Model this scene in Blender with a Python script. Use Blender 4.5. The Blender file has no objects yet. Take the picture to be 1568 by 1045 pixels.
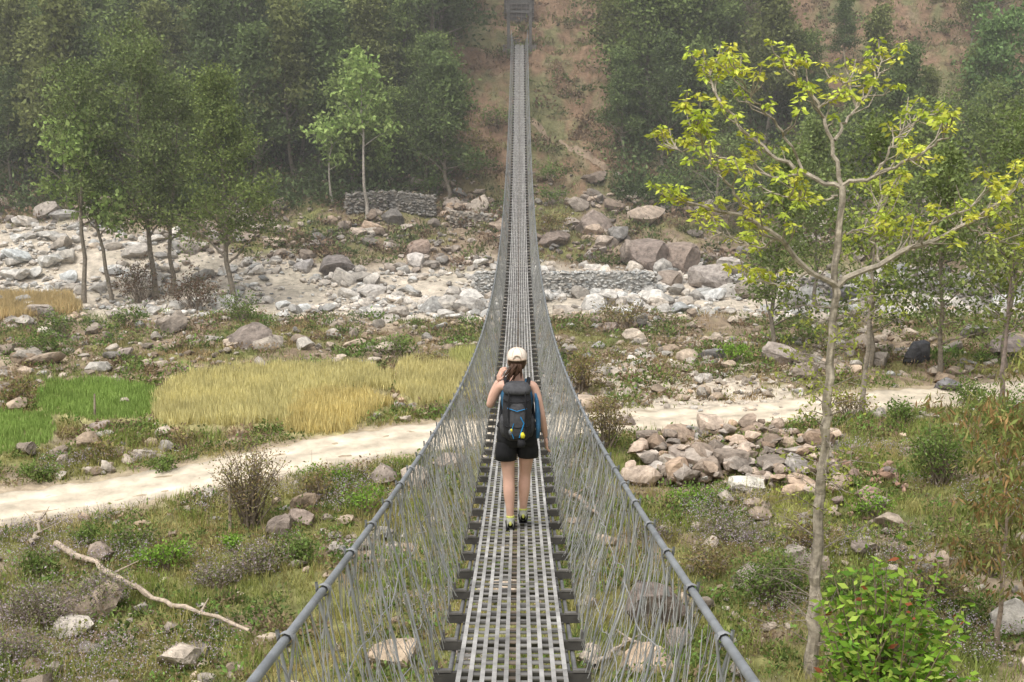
import bpy, bmesh, math, numpy as np
from mathutils import Vector
R = math.radians
sc = bpy.context.scene
# ------------------------------------------------------------------ camera
CAMZ = 14.0; PITCH = R(12.3); FP = 2178.0
cam_d = bpy.data.cameras.new('camera'); cam = bpy.data.objects.new('camera', cam_d)
sc.collection.objects.link(cam); sc.camera = cam
cam.location = (0, 0, CAMZ); cam.rotation_euler = (math.pi/2-PITCH, 0, 0)
cam_d.sensor_width = 36; cam_d.lens = 50.0; cam_d.clip_end = 2000; cam_d.clip_start = 0.05
# ------------------------------------------------------------------ noise
def perlin(x, y, seed=0):
    x = np.asarray(x, float); y = np.asarray(y, float)
    xi = np.floor(x).astype(np.int64); yi = np.floor(y).astype(np.int64)
    xf = x-xi; yf = y-yi
    def g(ix, iy, fx, fy):
        h = (ix*374761393 + iy*668265263 + seed*144269504) & 0xffffffff
        h = ((h ^ (h >> 13))*1274126177) & 0xffffffff
        h = h ^ (h >> 16)
        a = h/4294967296.0*2*math.pi
        return np.cos(a)*fx+np.sin(a)*fy
    u = xf*xf*xf*(xf*(xf*6-15)+10); v = yf*yf*yf*(yf*(yf*6-15)+10)
    a = g(xi, yi, xf, yf); b = g(xi+1, yi, xf-1, yf)
    c = g(xi, yi+1, xf, yf-1); d = g(xi+1, yi+1, xf-1, yf-1)
    return (a*(1-u)+b*u)*(1-v)+(c*(1-u)+d*u)*v*1.0
def fbm(x, y, s, o=3, seed=0):
    r = 0; a = 1.0; x = np.asarray(x, float)/s; y = np.asarray(y, float)/s
    for i in range(o):
        r = r+a*perlin(x, y, seed+i*17); a *= .5; x = x*2.03; y = y*2.03
    return r
def sstep(a, b, x):
    t = np.clip((np.asarray(x, float)-a)/(b-a), 0, 1); return t*t*(3-2*t)
# ------------------------------------------------------------------ terrain shape
PY = [-400, -10, 0, 3, 10, 18, 25, 29, 48, 60, 70, 75, 80, 86, 90, 93.5, 98, 105, 111, 115, 121, 160, 300, 900]
PZ = [14, 12, 11.5, 9.5, 4, 1.2, .3, 0, 0, -.3, -.6, -.9, -1.0, -.6, .6, 1.4, 2.9, 6.9, 11.4, 13.2, 17, 40, 95, 150]
def h0(x, y):
    x = np.asarray(x, float); y = np.asarray(y, float)
    hill = sstep(97, 112, y)
    pad = 1-np.exp(-((x-.6)**2/30+(y-113)**2/40))
    z = np.interp(y+pad*2.0*perlin(x/22, y/60, 3)*sstep(60, 90, y), PY, PZ)
    z = z+.45*perlin(x/9, y/9, 5)*(1-hill)*sstep(10, 25, y)*(1-.6*np.exp(-((y-80)/5)**2))
    z = z+hill*pad*(2.6*perlin(x/16, y/16, 7)+.9*perlin(x/6, y/6, 8))
    return z
def ray(px, py):
    u = (px-784)/FP; v = (522.5-py)/FP
    return u, math.cos(PITCH)+v*math.sin(PITCH), -math.sin(PITCH)+v*math.cos(PITCH)
TS = np.concatenate([np.arange(16, 140, .2), np.arange(140, 500, 2)])
def site(px, py, hf):
    """ground point seen along a surveyed bearing"""
    d = ray(px, py)
    X = d[0]*TS; Y = d[1]*TS; Z = CAMZ+d[2]*TS
    k = np.argmax(Z < hf(X, Y))
    return np.array([X[k], Y[k]])
def at(px, py, Y):
    d = ray(px, py); t = Y/d[1]
    return np.array([d[0]*t, Y, CAMZ+d[2]*t])
road = np.array([site(a, b, h0) for a, b in [(-420, 860), (-150, 812), (0, 782), (200, 752), (400, 714), (560, 682), (700, 662), (830, 655), (1000, 645), (1200, 632), (1400, 612), (1568, 598), (1800, 580)]])
road = road[np.argsort(road[:, 0])]
def seg_dist(x, y, P):
    best = np.full(np.shape(x), 1e9)
    for a, b in zip(P[:-1], P[1:]):
        ab = b-a; t = np.clip(((x-a[0])*ab[0]+(y-a[1])*ab[1])/(ab@ab), 0, 1)
        best = np.minimum(best, np.hypot(x-a[0]-t*ab[0], y-a[1]-t*ab[1]))
    return best
def inpoly(x, y, P):
    c = np.zeros(np.shape(x), bool); n = len(P)
    for i in range(n):
        x1, y1 = P[i]; x2, y2 = P[(i+1) % n]
        cond = ((y1 > y) != (y2 > y)) & (x < (x2-x1)*(y-y1)/((y2-y1) if y2 != y1 else 1e-9)+x1)
        c ^= cond
    return c
FIELDS = {
 'a': ([(236,622),(258,600),(290,584),(340,578),(400,573),(480,571),(560,572),(604,590),(592,608),(520,604),(462,618),(442,662),(330,666),(240,660)], (.66,.60,.29), .5),
 'b': ([(612,566),(650,558),(742,588),(732,622),(640,632),(608,608)], (.62,.56,.27), .5),
 'c': ([(448,628),(500,613),(560,609),(600,630),(524,668),(442,668)], (.66,.56,.25), .5),
 'd': ([(55,622),(70,597),(150,590),(240,604),(235,646),(150,654),(70,646)], (.28,.39,.11), .3),
 'e': ([(-60,640),(88,650),(75,694),(-60,724)], (.28,.39,.11), .3),
 'f': ([(-60,462),(110,462),(122,488),(-60,502)], (.60,.47,.24), .6),
 'g': ([(690,550),(742,544),(736,578),(700,572)], (.50,.50,.2), .45)}
FW = {k: np.array([site(a, b, h0) for a, b in v[0]]) for k, v in FIELDS.items()}
SAND = np.array([site(a, b, h0) for a, b in [(905,560),(1000,548),(1110,575),(1220,600),(1200,640),(960,650),(930,610)]])
def fieldmask(x, y):
    x = x+.35*fbm(x, y, 1.5, 2, 201); y = y+.35*fbm(x, y, 1.5, 2, 202)
    m = np.zeros(np.shape(x), bool)
    for P in FW.values(): m |= inpoly(x, y, P)
    return m
def river(x, y):
    n = 2.5*fbm(x, y, 9, 3, 31)
    top = 87+6*sstep(-16, -24, x)-2*sstep(8, 20, x)
    return sstep(72, 75.5, y+n)*(1-sstep(top-1, top+2, y+n))
def H(x, y):
    x = np.asarray(x, float); y = np.asarray(y, float)
    rd = seg_dist(x, y, road); flat = sstep(1.7, 3.4, rd)
    fm0 = fieldmask(x, y); fm = np.where(fm0, .12, 1.0)
    hill = sstep(95, 103, y)
    rough = (.35*fbm(x, y, 3.2, 3, 41)+.16*fbm(x, y, .9, 2, 43)*(1-sstep(140, 160, y)))*(1+.8*hill)
    terr = hill*(1-sstep(125, 140, y))*.30*np.sin((h0(x, y)+.8*fbm(x, y, 8, 2, 44))*2*math.pi/1.7)
    return h0(x, y)+(rough*sstep(14, 24, y)+terr)*flat*fm+np.where(fm0, .22, 0)*flat
# ------------------------------------------------------------------ mesh helpers
def build(name, V, F, mats, midx=None, col=None, smooth=False, link=True):
    V = np.asarray(V, np.float32); F = np.asarray(F, np.int32)
    me = bpy.data.meshes.new(name); n, k = F.shape
    me.vertices.add(len(V)); me.vertices.foreach_set('co', V.ravel())
    me.loops.add(n*k); me.loops.foreach_set('vertex_index', F.ravel())
    me.polygons.add(n); me.polygons.foreach_set('loop_start', np.arange(0, n*k, k, dtype=np.int32))
    if midx is not None: me.polygons.foreach_set('material_index', np.asarray(midx, np.int32))
    me.polygons.foreach_set('use_smooth', np.full(n, smooth, bool))
    me.update(calc_edges=True)
    if col is not None:
        c = np.ones((len(V), 4), np.float32); c[:, :3] = col
        ca = me.color_attributes.new('Col', 'FLOAT_COLOR', 'POINT'); ca.data.foreach_set('color', c.ravel())
    for m in mats: me.materials.append(m)
    o = bpy.data.objects.new(name, me)
    if link: sc.collection.objects.link(o)
    return o
class Buf:
    def __init__(s): s.V = []; s.F = []; s.M = []; s.C = []; s.n = 0
    def add(s, VF, m=0, c=(.5, .5, .5)):
        V, F = VF; V = np.asarray(V, float).reshape(-1, 3); F = np.asarray(F)
        s.V.append(V); s.F.append(F+s.n); s.M.append(np.full(len(F), m))
        c = np.asarray(c, float)
        s.C.append(np.broadcast_to(c, (len(V), 3))); s.n += len(V)
    def make(s, name, mats, smooth=False, link=True):
        return build(name, np.concatenate(s.V), np.concatenate(s.F), mats, np.concatenate(s.M), np.concatenate(s.C), smooth, link)
def nrm(a): return a/np.maximum(np.linalg.norm(a, axis=-1, keepdims=True), 1e-9)
def tube(P, Rr, k=6):
    P = np.asarray(P, float); n = len(P); Rr = np.broadcast_to(np.asarray(Rr, float), (n,))
    T = nrm(np.gradient(P, axis=0)); m = nrm(P[-1]-P[0])
    ref = np.array([0, 0, 1.]) if abs(m[2]) < .8 else np.array([1., 0, 0])
    A = nrm(np.cross(T, ref)); B = np.cross(T, A)
    a = np.arange(k)*2*math.pi/k
    V = P[:, None]+Rr[:, None, None]*(np.cos(a)[None, :, None]*A[:, None]+np.sin(a)[None, :, None]*B[:, None])
    i = np.arange(n-1)[:, None]*k; j = np.arange(k)[None]; j2 = (j+1) % k
    F = np.stack([i+j, i+j2, i+k+j2, i+k+j], -1).reshape(-1, 4)
    return V.reshape(-1, 3), F
BOXF = np.array([[0,1,3,2],[4,6,7,5],[0,4,5,1],[2,3,7,6],[0,2,6,4],[1,5,7,3]])
def boxes(C, S):
    C = np.asarray(C, float).reshape(-1, 3); S = np.broadcast_to(np.asarray(S, float), C.shape)/2
    g = np.array([[a, b, c] for a in (-1, 1) for b in (-1, 1) for c in (-1, 1)], float)
    V = C[:, None]+g[None]*S[:, None]
    F = BOXF[None]+8*np.arange(len(C))[:, None, None]
    return V.reshape(-1, 3), F.reshape(-1, 4)
def leafq(P, D, L, W, rng):
    n = len(P); D = nrm(D); side = nrm(np.cross(D, rng.normal(size=(n, 3))))
    L = np.broadcast_to(L, (n,))[:, None]; W = np.broadcast_to(W, (n,))[:, None]
    V = np.stack([P, P+D*L*.45+side*W/2, P+D*L, P+D*L*.45-side*W/2], 1)
    return V.reshape(-1, 3), np.arange(4*n).reshape(n, 4)
def loft(rings, k=20, e=2.0, closed=True):
    rings = [list(r) for r in rings]
    if closed:
        a = rings[0]; b = rings[-1]
        rings = [[a[0], a[1], a[2], a[3]*.02, a[4]*.02], [a[0], a[1], a[2], a[3]*.9, a[4]*.9]]+rings+[[b[0], b[1], b[2], b[3]*.9, b[4]*.9], [b[0], b[1], b[2], b[3]*.02, b[4]*.02]]
    a = np.arange(k)*2*math.pi/k; c = np.sign(np.cos(a))*np.abs(np.cos(a))**(2/e); s = np.sign(np.sin(a))*np.abs(np.sin(a))**(2/e)
    V = np.array([[[r[0]+r[3]*c[i], r[1]+r[4]*s[i], r[2]] for i in range(k)] for r in rings])
    n = len(rings); i = np.arange(n-1)[:, None]*k; j = np.arange(k)[None]; j2 = (j+1) % k
    return V.reshape(-1, 3), np.stack([i+j, i+j2, i+k+j2, i+k+j], -1).reshape(-1, 4)
def ellip(c, r, k=16, n=10):
    rings = []
    for i in range(n+1):
        p = -math.pi/2+math.pi*i/n
        rings.append([c[0], c[1], c[2]+r[2]*math.sin(p), max(r[0]*math.cos(p), 1e-4), max(r[1]*math.cos(p), 1e-4)])
    return loft(rings, k, 2.0, False)
# ------------------------------------------------------------------ materials
def mat(name, col=None, rough=.7, transl=0, ns=0, na=.3, bump=0, bs=None, metal=0, spec=.3, coord='Object', det=4):
    m = bpy.data.materials.new(name); m.use_nodes = True; nt = m.node_tree; N = nt.nodes; Lk = nt.links
    b = N['Principled BSDF']; b.inputs['Roughness'].default_value = rough; b.inputs['Metallic'].default_value = metal
    b.inputs['Specular IOR Level'].default_value = spec
    if col is None:
        a = N.new('ShaderNodeAttribute'); a.attribute_name = 'Col'; src = a.outputs['Color']
    else:
        a = N.new('ShaderNodeRGB'); a.outputs[0].default_value = (*col, 1); src = a.outputs[0]
    if ns or bump: tc = N.new('ShaderNodeTexCoord')
    if ns:
        no = N.new('ShaderNodeTexNoise'); no.inputs['Scale'].default_value = ns; no.inputs['Detail'].default_value = det; no.inputs['Roughness'].default_value = .65
        Lk.new(tc.outputs[coord], no.inputs['Vector'])
        mr = N.new('ShaderNodeMapRange'); mr.inputs[1].default_value = .3; mr.inputs[2].default_value = .7; mr.inputs[3].default_value = 1-na; mr.inputs[4].default_value = 1+na
        Lk.new(no.outputs[0], mr.inputs[0])
        vm = N.new('ShaderNodeVectorMath'); vm.operation = 'SCALE'; Lk.new(src, vm.inputs[0]); Lk.new(mr.outputs[0], vm.inputs['Scale']); src = vm.outputs[0]
    if transl or name in ('leaf', 'grass'):   # plain diffuse foliage, cheap to shade
        N.remove(b); b = N.new('ShaderNodeBsdfDiffuse'); Lk.new(src, b.inputs['Color'])
    else:
        Lk.new(src, b.inputs['Base Color'])
    if bump:
        n2 = N.new('ShaderNodeTexNoise'); n2.inputs['Scale'].default_value = bs or ns; n2.inputs['Detail'].default_value = 3
        Lk.new(tc.outputs[coord], n2.inputs['Vector'])
        bp = N.new('ShaderNodeBump'); bp.inputs['Strength'].default_value = 1; bp.inputs['Distance'].default_value = bump
        Lk.new(n2.outputs[0], bp.inputs['Height']); Lk.new(bp.outputs[0], b.inputs['Normal'])
    out = N['Material Output']
    if transl:
        t = N.new('ShaderNodeBsdfTranslucent'); Lk.new(src, t.inputs['Color']); mx = N.new('ShaderNodeMixShader'); mx.inputs[0].default_value = transl
        Lk.new(b.outputs[0], mx.inputs[1]); Lk.new(t.outputs[0], mx.inputs[2]); Lk.new(mx.outputs[0], out.inputs['Surface'])
    else: Lk.new(b.outputs[0], out.inputs['Surface'])
    return m
M_ground = mat('ground_soil', None, .95, 0, 2.2, .35, .08, 6, spec=.1)
M_road = mat('dirt_road', None, .95, 0, 1.6, .2, .04, 5, spec=.1)
M_rock = mat('rock', None, .85, 0, 3.0, .45, .08, 6, spec=.2)
M_leaf = mat('leaf', None, .55, .3, spec=.25)
M_grass = mat('grass', None, .7, .2, spec=.15)
M_bark = mat('bark', None, .9, 0, 7, .4, .02, 14, spec=.1)
# ------------------------------------------------------------------ ground
xs = np.concatenate([-np.geomspace(60, 700, 22)[::-1], np.arange(-59.7, 59.8, .27), np.geomspace(60, 700, 22)])
ys = np.concatenate([np.linspace(-300, 8, 40), np.arange(9, 26, .8), np.arange(26.2, 70, .2), np.arange(70.2, 130, .3), np.arange(131, 200, 1.5), np.geomspace(202, 900, 25)])
X, Y = np.meshgrid(xs, ys); Z = H(X, Y)
nx, ny = len(xs), len(ys)
def ground_col(x, y):
    n1 = fbm(x, y, 5, 4, 61); n2 = fbm(x, y, 1.1, 3, 67); n3 = fbm(x, y, 14, 2, 71)
    def c(*a): return np.array(a)[None]
    gr = c(.22, .215, .085); dk = c(.11, .13, .05); dirt = c(.25, .19, .13); pale = c(.40, .33, .24); sand = c(.57, .50, .405); brn = c(.235, .155, .10)
    def mx(a, b, t): return a*(1-t[:, None])+b*t[:, None]
    col = mx(gr+0*x[:, None], dk, sstep(-.1, .5, n2))
    mid = sstep(49, 56, y+3*n3)
    col = mx(col, dirt, np.clip(sstep(.0+.0, .35, n1+.3*n2+.28*mid), 0, 1))
    col = mx(col, pale, sstep(.35, .6, n1+.5*n2+.12*mid)*.7)
    hill = sstep(95, 100, y+3*n1)
    hc = mx(brn+0*x[:, None], c(.17, .165, .08), sstep(-.15, .3, n1+.6*n2)); hc = mx(hc, c(.33, .245, .17), sstep(.3, .6, n2-n1*.5)*.6)
    u = x/np.maximum(y, 1)
    forest = ((u < -.05) | ((u > .07) & (u < .19)))
    hc = mx(hc, c(.08, .085, .045), forest*.7)
    col = mx(col, hc, hill)
    col = mx(col, sand*(1+.3*n2[:, None]), river(x, y)*.92)
    rd = seg_dist(x, y, road)
    col = mx(col, c(.43, .35, .25), (1-sstep(1.6, 2.7, rd+.8*n1))*.85)
    col = mx(col, sand, inpoly(x, y, SAND)*sstep(-.25, .1, n2+.3)*.85)
    col = mx(col, c(.42, .38, .19), fieldmask(x, y)*.8)
    return np.clip(col, .02, .9)
gc = ground_col(X.ravel(), Y.ravel())
i = np.arange(ny-1)[:, None]*nx; j = np.arange(nx-1)[None]
GF = np.stack([i+j, i+j+1, i+nx+j+1, i+nx+j], -1).reshape(-1, 4)
build('ground', np.stack([X, Y, Z], -1).reshape(-1, 3), GF, [M_ground], None, gc, True)
# road strip
t = np.linspace(0, 1, 500); rx = np.linspace(road[0, 0], road[-1, 0], 500); ry = np.interp(rx, road[:, 0], road[:, 1])
ry = np.convolve(np.pad(ry, 20, 'edge'), np.ones(41)/41, 'valid')
tg = nrm(np.stack([np.gradient(rx), np.gradient(ry)], -1)); nn = np.stack([-tg[:, 1], tg[:, 0]], -1)
q = np.linspace(-1, 1, 21)
wl = 1.5+.45*fbm(rx, ry, 1.2, 3, 91); wr = 1.5+.45*fbm(rx, ry+50, 1.2, 3, 92)
W = np.where(q[None] < 0, wl[:, None], wr[:, None])*q[None]
RX = rx[:, None]+nn[:, 0:1]*W; RY = ry[:, None]+nn[:, 1:2]*W
rut = -.05*np.exp(-((np.abs(q)-.45)/.13)**2)
RZ = H(RX, RY)+.05+rut[None]-.14*(np.abs(q)[None] > .97)+.03*fbm(RX, RY, .6, 2, 94)
n2 = fbm(RX.ravel(), RY.ravel(), .8, 3, 93); QQ = np.broadcast_to(q, RX.shape).ravel()
rc = np.array([.60, .52, .405])[None]*(1+.3*n2[:, None])*(1-.35*np.exp(-(QQ/.14)**2)*sstep(-.2, .3, n2))[:, None]
rc = rc*(1-.3*sstep(.7, 1, np.abs(QQ)))[:, None]*(1+.14*np.exp(-((np.abs(QQ)-.45)/.13)**2))[:, None]
i = np.arange(499)[:, None]*21; j = np.arange(20)[None]
build('dirt_road', np.stack([RX, RY, RZ], -1).reshape(-1, 3), np.stack([i+j, i+21+j, i+21+j+1, i+j+1], -1).reshape(-1, 4), [M_road], None, rc, True)
# ------------------------------------------------------------------ rocks
def rock_protos(sub, nprot, seed):
    out = []
    bm = bmesh.new(); bmesh.ops.create_icosphere(bm, subdivisions=sub, radius=1.0)
    bm.verts.ensure_lookup_table(); B = np.array([v.co[:] for v in bm.verts]); F = np.array([[v.index for v in f.verts] for f in bm.faces]); bm.free()
    rng = np.random.default_rng(seed)
    for _ in range(nprot):
        V = B.copy()
        for _ in range(9+3*sub):
            n = nrm(rng.normal(size=3)); d = rng.uniform(.42, .8)
            s = V@n; V = V-np.maximum(s-d, 0)[:, None]*n
        V += rng.normal(size=V.shape)*.022
        V[:, 2] = V[:, 2]*.8; out.append(V)
    return out, F
P2, F2 = rock_protos(2, 10, 1); P3, F3 = rock_protos(3, 8, 2)
def rocks(name, P, S, col, seed, big=False, sink=.25):
    protos, F = (P3, F3) if big else (P2, F2)
    rng = np.random.default_rng(seed); n = len(P); nv = len(protos[0])
    A = np.stack(protos)[rng.integers(0, len(protos), n)]
    S = np.asarray(S, float)
    if S.ndim == 1: S = S[:, None]*np.stack([rng.uniform(.75, 1.3, n), rng.uniform(.75, 1.2, n), rng.uniform(.5, .95, n)], -1)
    A = A*S[:, None]
    tl = rng.normal(size=n)*.3; c, s = np.cos(tl)[:, None], np.sin(tl)[:, None]
    A = np.stack([A[..., 0], A[..., 1]*c-A[..., 2]*s, A[..., 1]*s+A[..., 2]*c], -1)
    a = rng.uniform(0, 6.28, n) if not big else rng.uniform(-.5, .5, n); c, s = np.cos(a)[:, None], np.sin(a)[:, None]
    A = np.stack([A[..., 0]*c-A[..., 1]*s, A[..., 0]*s+A[..., 1]*c, A[..., 2]], -1)
    A = A+P[:, None]+np.array([0, 0, 1])*(S[:, 2]*(.7-sink))[:, None, None]*.8
    FF = F[None]+nv*np.arange(n)[:, None, None]
    C = np.repeat(np.asarray(col), nv, 0)
    rel = ((A[..., 2]-P[:, None, 2])/np.maximum(S[:, None, 2], 1e-3)).reshape(-1, 1)   # height above ground, colour darkens towards the base
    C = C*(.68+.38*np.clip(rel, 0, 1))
    return build(name, A.reshape(-1, 3), FF.reshape(-1, 3), [M_rock], None, C, False)
def rcol(n, rng, base, var=.25, warm=.04):
    b = np.array(base)[None]*rng.uniform(1-var, 1+var, (n, 1)); w = rng.normal(size=n)*warm
    return np.clip(b*np.stack([1+w, np.ones(n), 1-w], -1), .03, .85)
def scatter(n, x0, x1, y0, y1, dens, rng, inview=True):
    x = rng.uniform(x0, x1, n); y = rng.uniform(y0, y1, n)
    k = rng.random(n) < dens(x, y)
    if inview: k &= np.abs(x) < .42*y+5
    return x[k], y[k]
def P3d(x, y, dz=0): return np.stack([x, y, H(x, y)+dz], -1)
rng = np.random.default_rng(11)
x, y = scatter(30000, -48, 48, 70, 97, lambda x, y: river(x, y)*np.clip(.48+1.5*fbm(x, y, 5, 3, 5)+.15*(x > -8), .06, 1), rng)
s = np.clip(rng.lognormal(-1.85, .65, len(x))*(1+.35*sstep(-5, 12, x)), .06, 1.2)
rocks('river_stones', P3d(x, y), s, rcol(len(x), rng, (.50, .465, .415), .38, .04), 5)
clear = lambda x, y: (seg_dist(x, y, road) > 2.0) & ~fieldmask(x, y)
x, y = scatter(34000, -40, 40, 26, 75, lambda x, y: clear(x, y)*np.clip(.13+.30*sstep(47, 52, y)+.9*fbm(x, y, 5, 3, 15), .02, .85)*(1-river(x, y)), rng)
s = np.clip(rng.lognormal(-2.0, .64, len(x)), .05, .8)
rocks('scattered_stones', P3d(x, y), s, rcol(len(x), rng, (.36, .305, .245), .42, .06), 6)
x, y = scatter(14000, -48, 48, 85, 101, lambda x, y: (1-river(x, y))*np.clip(.35+1.2*fbm(x, y, 5, 3, 25), .02, .9)*(1-sstep(97, 101, y)), rng)
s = np.clip(rng.lognormal(-1.45, .62, len(x)), .1, 1.2)
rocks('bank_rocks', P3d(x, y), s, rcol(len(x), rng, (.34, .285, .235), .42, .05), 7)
def polyscatter(poly, dens, rng, hf=H):
    W = np.array([site(a, b, hf) for a, b in poly]); x0, y0 = W.min(0); x1, y1 = W.max(0)
    n = int((x1-x0)*(y1-y0)*dens); x = rng.uniform(x0, x1, n); y = rng.uniform(y0, y1, n); k = inpoly(x, y, W)
    return x[k], y[k]
x, y = polyscatter([(965,700),(1010,668),(1150,664),(1290,682),(1285,770),(1160,752),(1000,748),(965,730)], 8, rng)
rocks('rubble_pile', P3d(x, y, rng.uniform(0, .45, len(x))), np.clip(rng.lognormal(-1.35, .5, len(x)), .1, .75), rcol(len(x), rng, (.37, .30, .24), .38, .06), 8)
x, y = polyscatter([(1240,700),(1330,690),(1400,760),(1380,800),(1280,790)], 6, rng)
rocks('rubble_pile', P3d(x, y, .1), np.clip(rng.lognormal(-1.7, .4, len(x)), .1, .5), rcol(len(x), rng, (.32, .22, .17), .3, .06), 9)
x, y = polyscatter([(900,545),(1060,535),(1230,590),(1220,640),(940,625)], 4, rng)
rocks('gravel_stones', P3d(x, y), np.clip(rng.lognormal(-2.2, .5, len(x)), .05, .35), rcol(len(x), rng, (.54, .48, .41), .3, .03), 10)
# notable boulders (bearing, width, height ratio, colour)
BL = [(1140,758,64,.5,(.62,.58,.5)),(370,536,78,.4,(.24,.2,.17)),(465,536,34,.7,(.5,.46,.4)),(1042,718,58,.8,(.36,.3,.25)),(1122,712,60,.45,(.42,.36,.3)),
 (1095,450,70,1.0,(.42,.37,.33)),(1000,415,80,.9,(.29,.235,.2)),(1050,418,74,.95,(.31,.245,.2)),(970,408,50,1,(.29,.24,.2)),(1115,424,56,.8,(.5,.45,.4)),(1165,460,64,.7,(.42,.37,.31)),(1030,440,50,.7,(.33,.27,.22)),
 (515,420,66,.6,(.25,.22,.2)),(465,420,40,.8,(.45,.42,.4)),(640,395,50,.7,(.33,.25,.2)),(855,380,56,.6,(.3,.24,.2)),(640,412,36,.9,(.6,.55,.5)),(720,462,50,.4,(.6,.57,.52)),(905,362,60,.7,(.31,.25,.21)),(930,385,46,.7,(.38,.31,.25)),
 (935,510,34,.7,(.3,.24,.2)),(270,512,50,.8,(.27,.23,.19)),(60,490,50,.5,(.4,.35,.3)),(1190,560,60,.7,(.35,.3,.26)),(1410,560,56,.9,(.13,.13,.14)),(1300,470,60,.7,(.18,.17,.17)),(1345,565,50,.7,(.3,.26,.22)),(1450,600,44,.6,(.2,.19,.19)),(1540,545,70,.5,(.3,.25,.22)),(1095,555,44,.6,(.2,.19,.18)),(1490,520,50,.6,(.24,.22,.2)),(1240,585,46,.7,(.3,.25,.2)),
 (95,715,24,1.2,(.36,.3,.24)),(220,708,44,.5,(.45,.4,.33)),(150,665,46,.5,(.36,.3,.26)),(318,768,28,.9,(.5,.46,.4)),(640,750,56,.8,(.38,.32,.26)),(580,750,50,.8,(.3,.25,.21)),(455,812,50,.8,(.3,.24,.2)),(40,700,40,.8,(.3,.25,.2)),(250,505,40,.7,(.33,.28,.23)),(190,548,34,.5,(.36,.3,.26)),
 (425,830,60,.9,(.22,.18,.15)),(150,865,50,.9,(.32,.26,.21)),(30,500,30,.6,(.4,.36,.3)),(600,850,40,.4,(.33,.28,.24)),(1040,1000,60,.7,(.24,.2,.17)),(1005,965,120,.8,(.23,.185,.16)),(1150,900,80,.5,(.3,.26,.22)),(250,670,30,.7,(.4,.34,.27)),(690,720,60,.6,(.34,.28,.23)),
 (1325,855,60,.6,(.3,.25,.21)),(1545,970,80,.7,(.52,.48,.42)),(600,1035,120,.5,(.42,.33,.24)),(300,1010,60,.4,(.25,.22,.2)),(1210,905,50,.8,(.28,.23,.2)),(1080,585,34,.5,(.58,.53,.47)),(960,655,36,.5,(.38,.32,.28)),
 (360,646,20,.7,(.5,.45,.38)),(385,650,18,.7,(.45,.4,.34)),(190,620,20,.7,(.4,.34,.28)),(185,572,22,.6,(.36,.3,.25)),(40,350,40,.6,(.5,.45,.39)),(20,430,60,.4,(.55,.52,.47)),(210,400,50,.6,(.45,.41,.36)),(290,390,40,.7,(.4,.35,.3)),(90,405,60,.5,(.5,.46,.4)),
 (570,362,24,.9,(.5,.45,.38)),(870,440,40,.4,(.6,.56,.5)),(1225,445,40,.6,(.33,.27,.23)),(690,480,36,.6,(.5,.46,.4)),(610,485,44,.5,(.45,.4,.34)),(570,455,50,.5,(.55,.51,.46)),(735,330,50,.6,(.4,.34,.28)),(690,325,40,.6,(.36,.3,.25))]
BP = []; BS = []; BC = []
for px, py, w, hr, c in BL:
    g = site(px, py, H); d = g[1]*1.04; a = w/2/FP*d*1.2
    BP.append([g[0], g[1]+a*.4, H(*g)+a*hr*.1]); BS.append([a, a*.85, a*hr*1.2]); BC.append(c)
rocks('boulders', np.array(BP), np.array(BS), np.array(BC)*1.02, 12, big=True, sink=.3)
def stone_wall(name, pts, h, seed, col, rs=.2, th=.5):
    rng = np.random.default_rng(seed); P = []; core = Buf()
    for (a, b) in zip(pts[:-1], pts[1:]):
        L = np.linalg.norm(b-a)
        for lv in range(int(h/(rs*1.0))+1):
            for s in np.arange(0, L, rs*1.3):
                for o in (-th/2, 0, th/2):
                    p = a+(b-a)*min(1, (s+rng.uniform(0, rs*1.4))/L); P.append([p[0]+rng.normal()*.04, p[1]+o*(1-.3*lv*rs/h)+rng.normal()*.03, lv*rs+rng.normal()*.04+float(h0(p[0], p[1]))-.05])
        for s in np.arange(.2, L-.2, .4):
            p = a+(b-a)*s/L; core.add(boxes([[p[0], p[1], float(h0(*p))+h*.42]], (.42, th*.9, h*.98)), 0, np.array(col)*.75)
    P = np.array(P); n = len(P)
    S = np.stack([rng.uniform(.7, 1.45, n)*rs, rng.uniform(.8, 1.1, n)*rs*1.2, rng.uniform(.75, 1.05, n)*rs], -1)
    o = rocks(name, P, S, rcol(n, rng, col, .22, .03), seed+1, big=False, sink=.3)
    c = core.make('wall_core', [M_rock]); c.parent = o
g = lambda a, b: site(a, b, h0)
stone_wall('stone_retaining_wall', [g(728, 449), g(860, 451), g(1002, 449)], 1.25, 21, (.50, .485, .45), rs=.15)
stone_wall('dry_stone_wall', [g(530, 326), g(600, 322), g(665, 330)], 1.3, 23, (.27, .25, .22), rs=.17)
stone_wall('dry_stone_wall', [g(1100, 448), g(1300, 452), g(1460, 455)], .9, 25, (.40, .37, .33), rs=.17)
stone_wall('dry_stone_wall', [g(690, 345), g(760, 352)], .9, 27, (.33, .29, .24), rs=.17)
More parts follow.
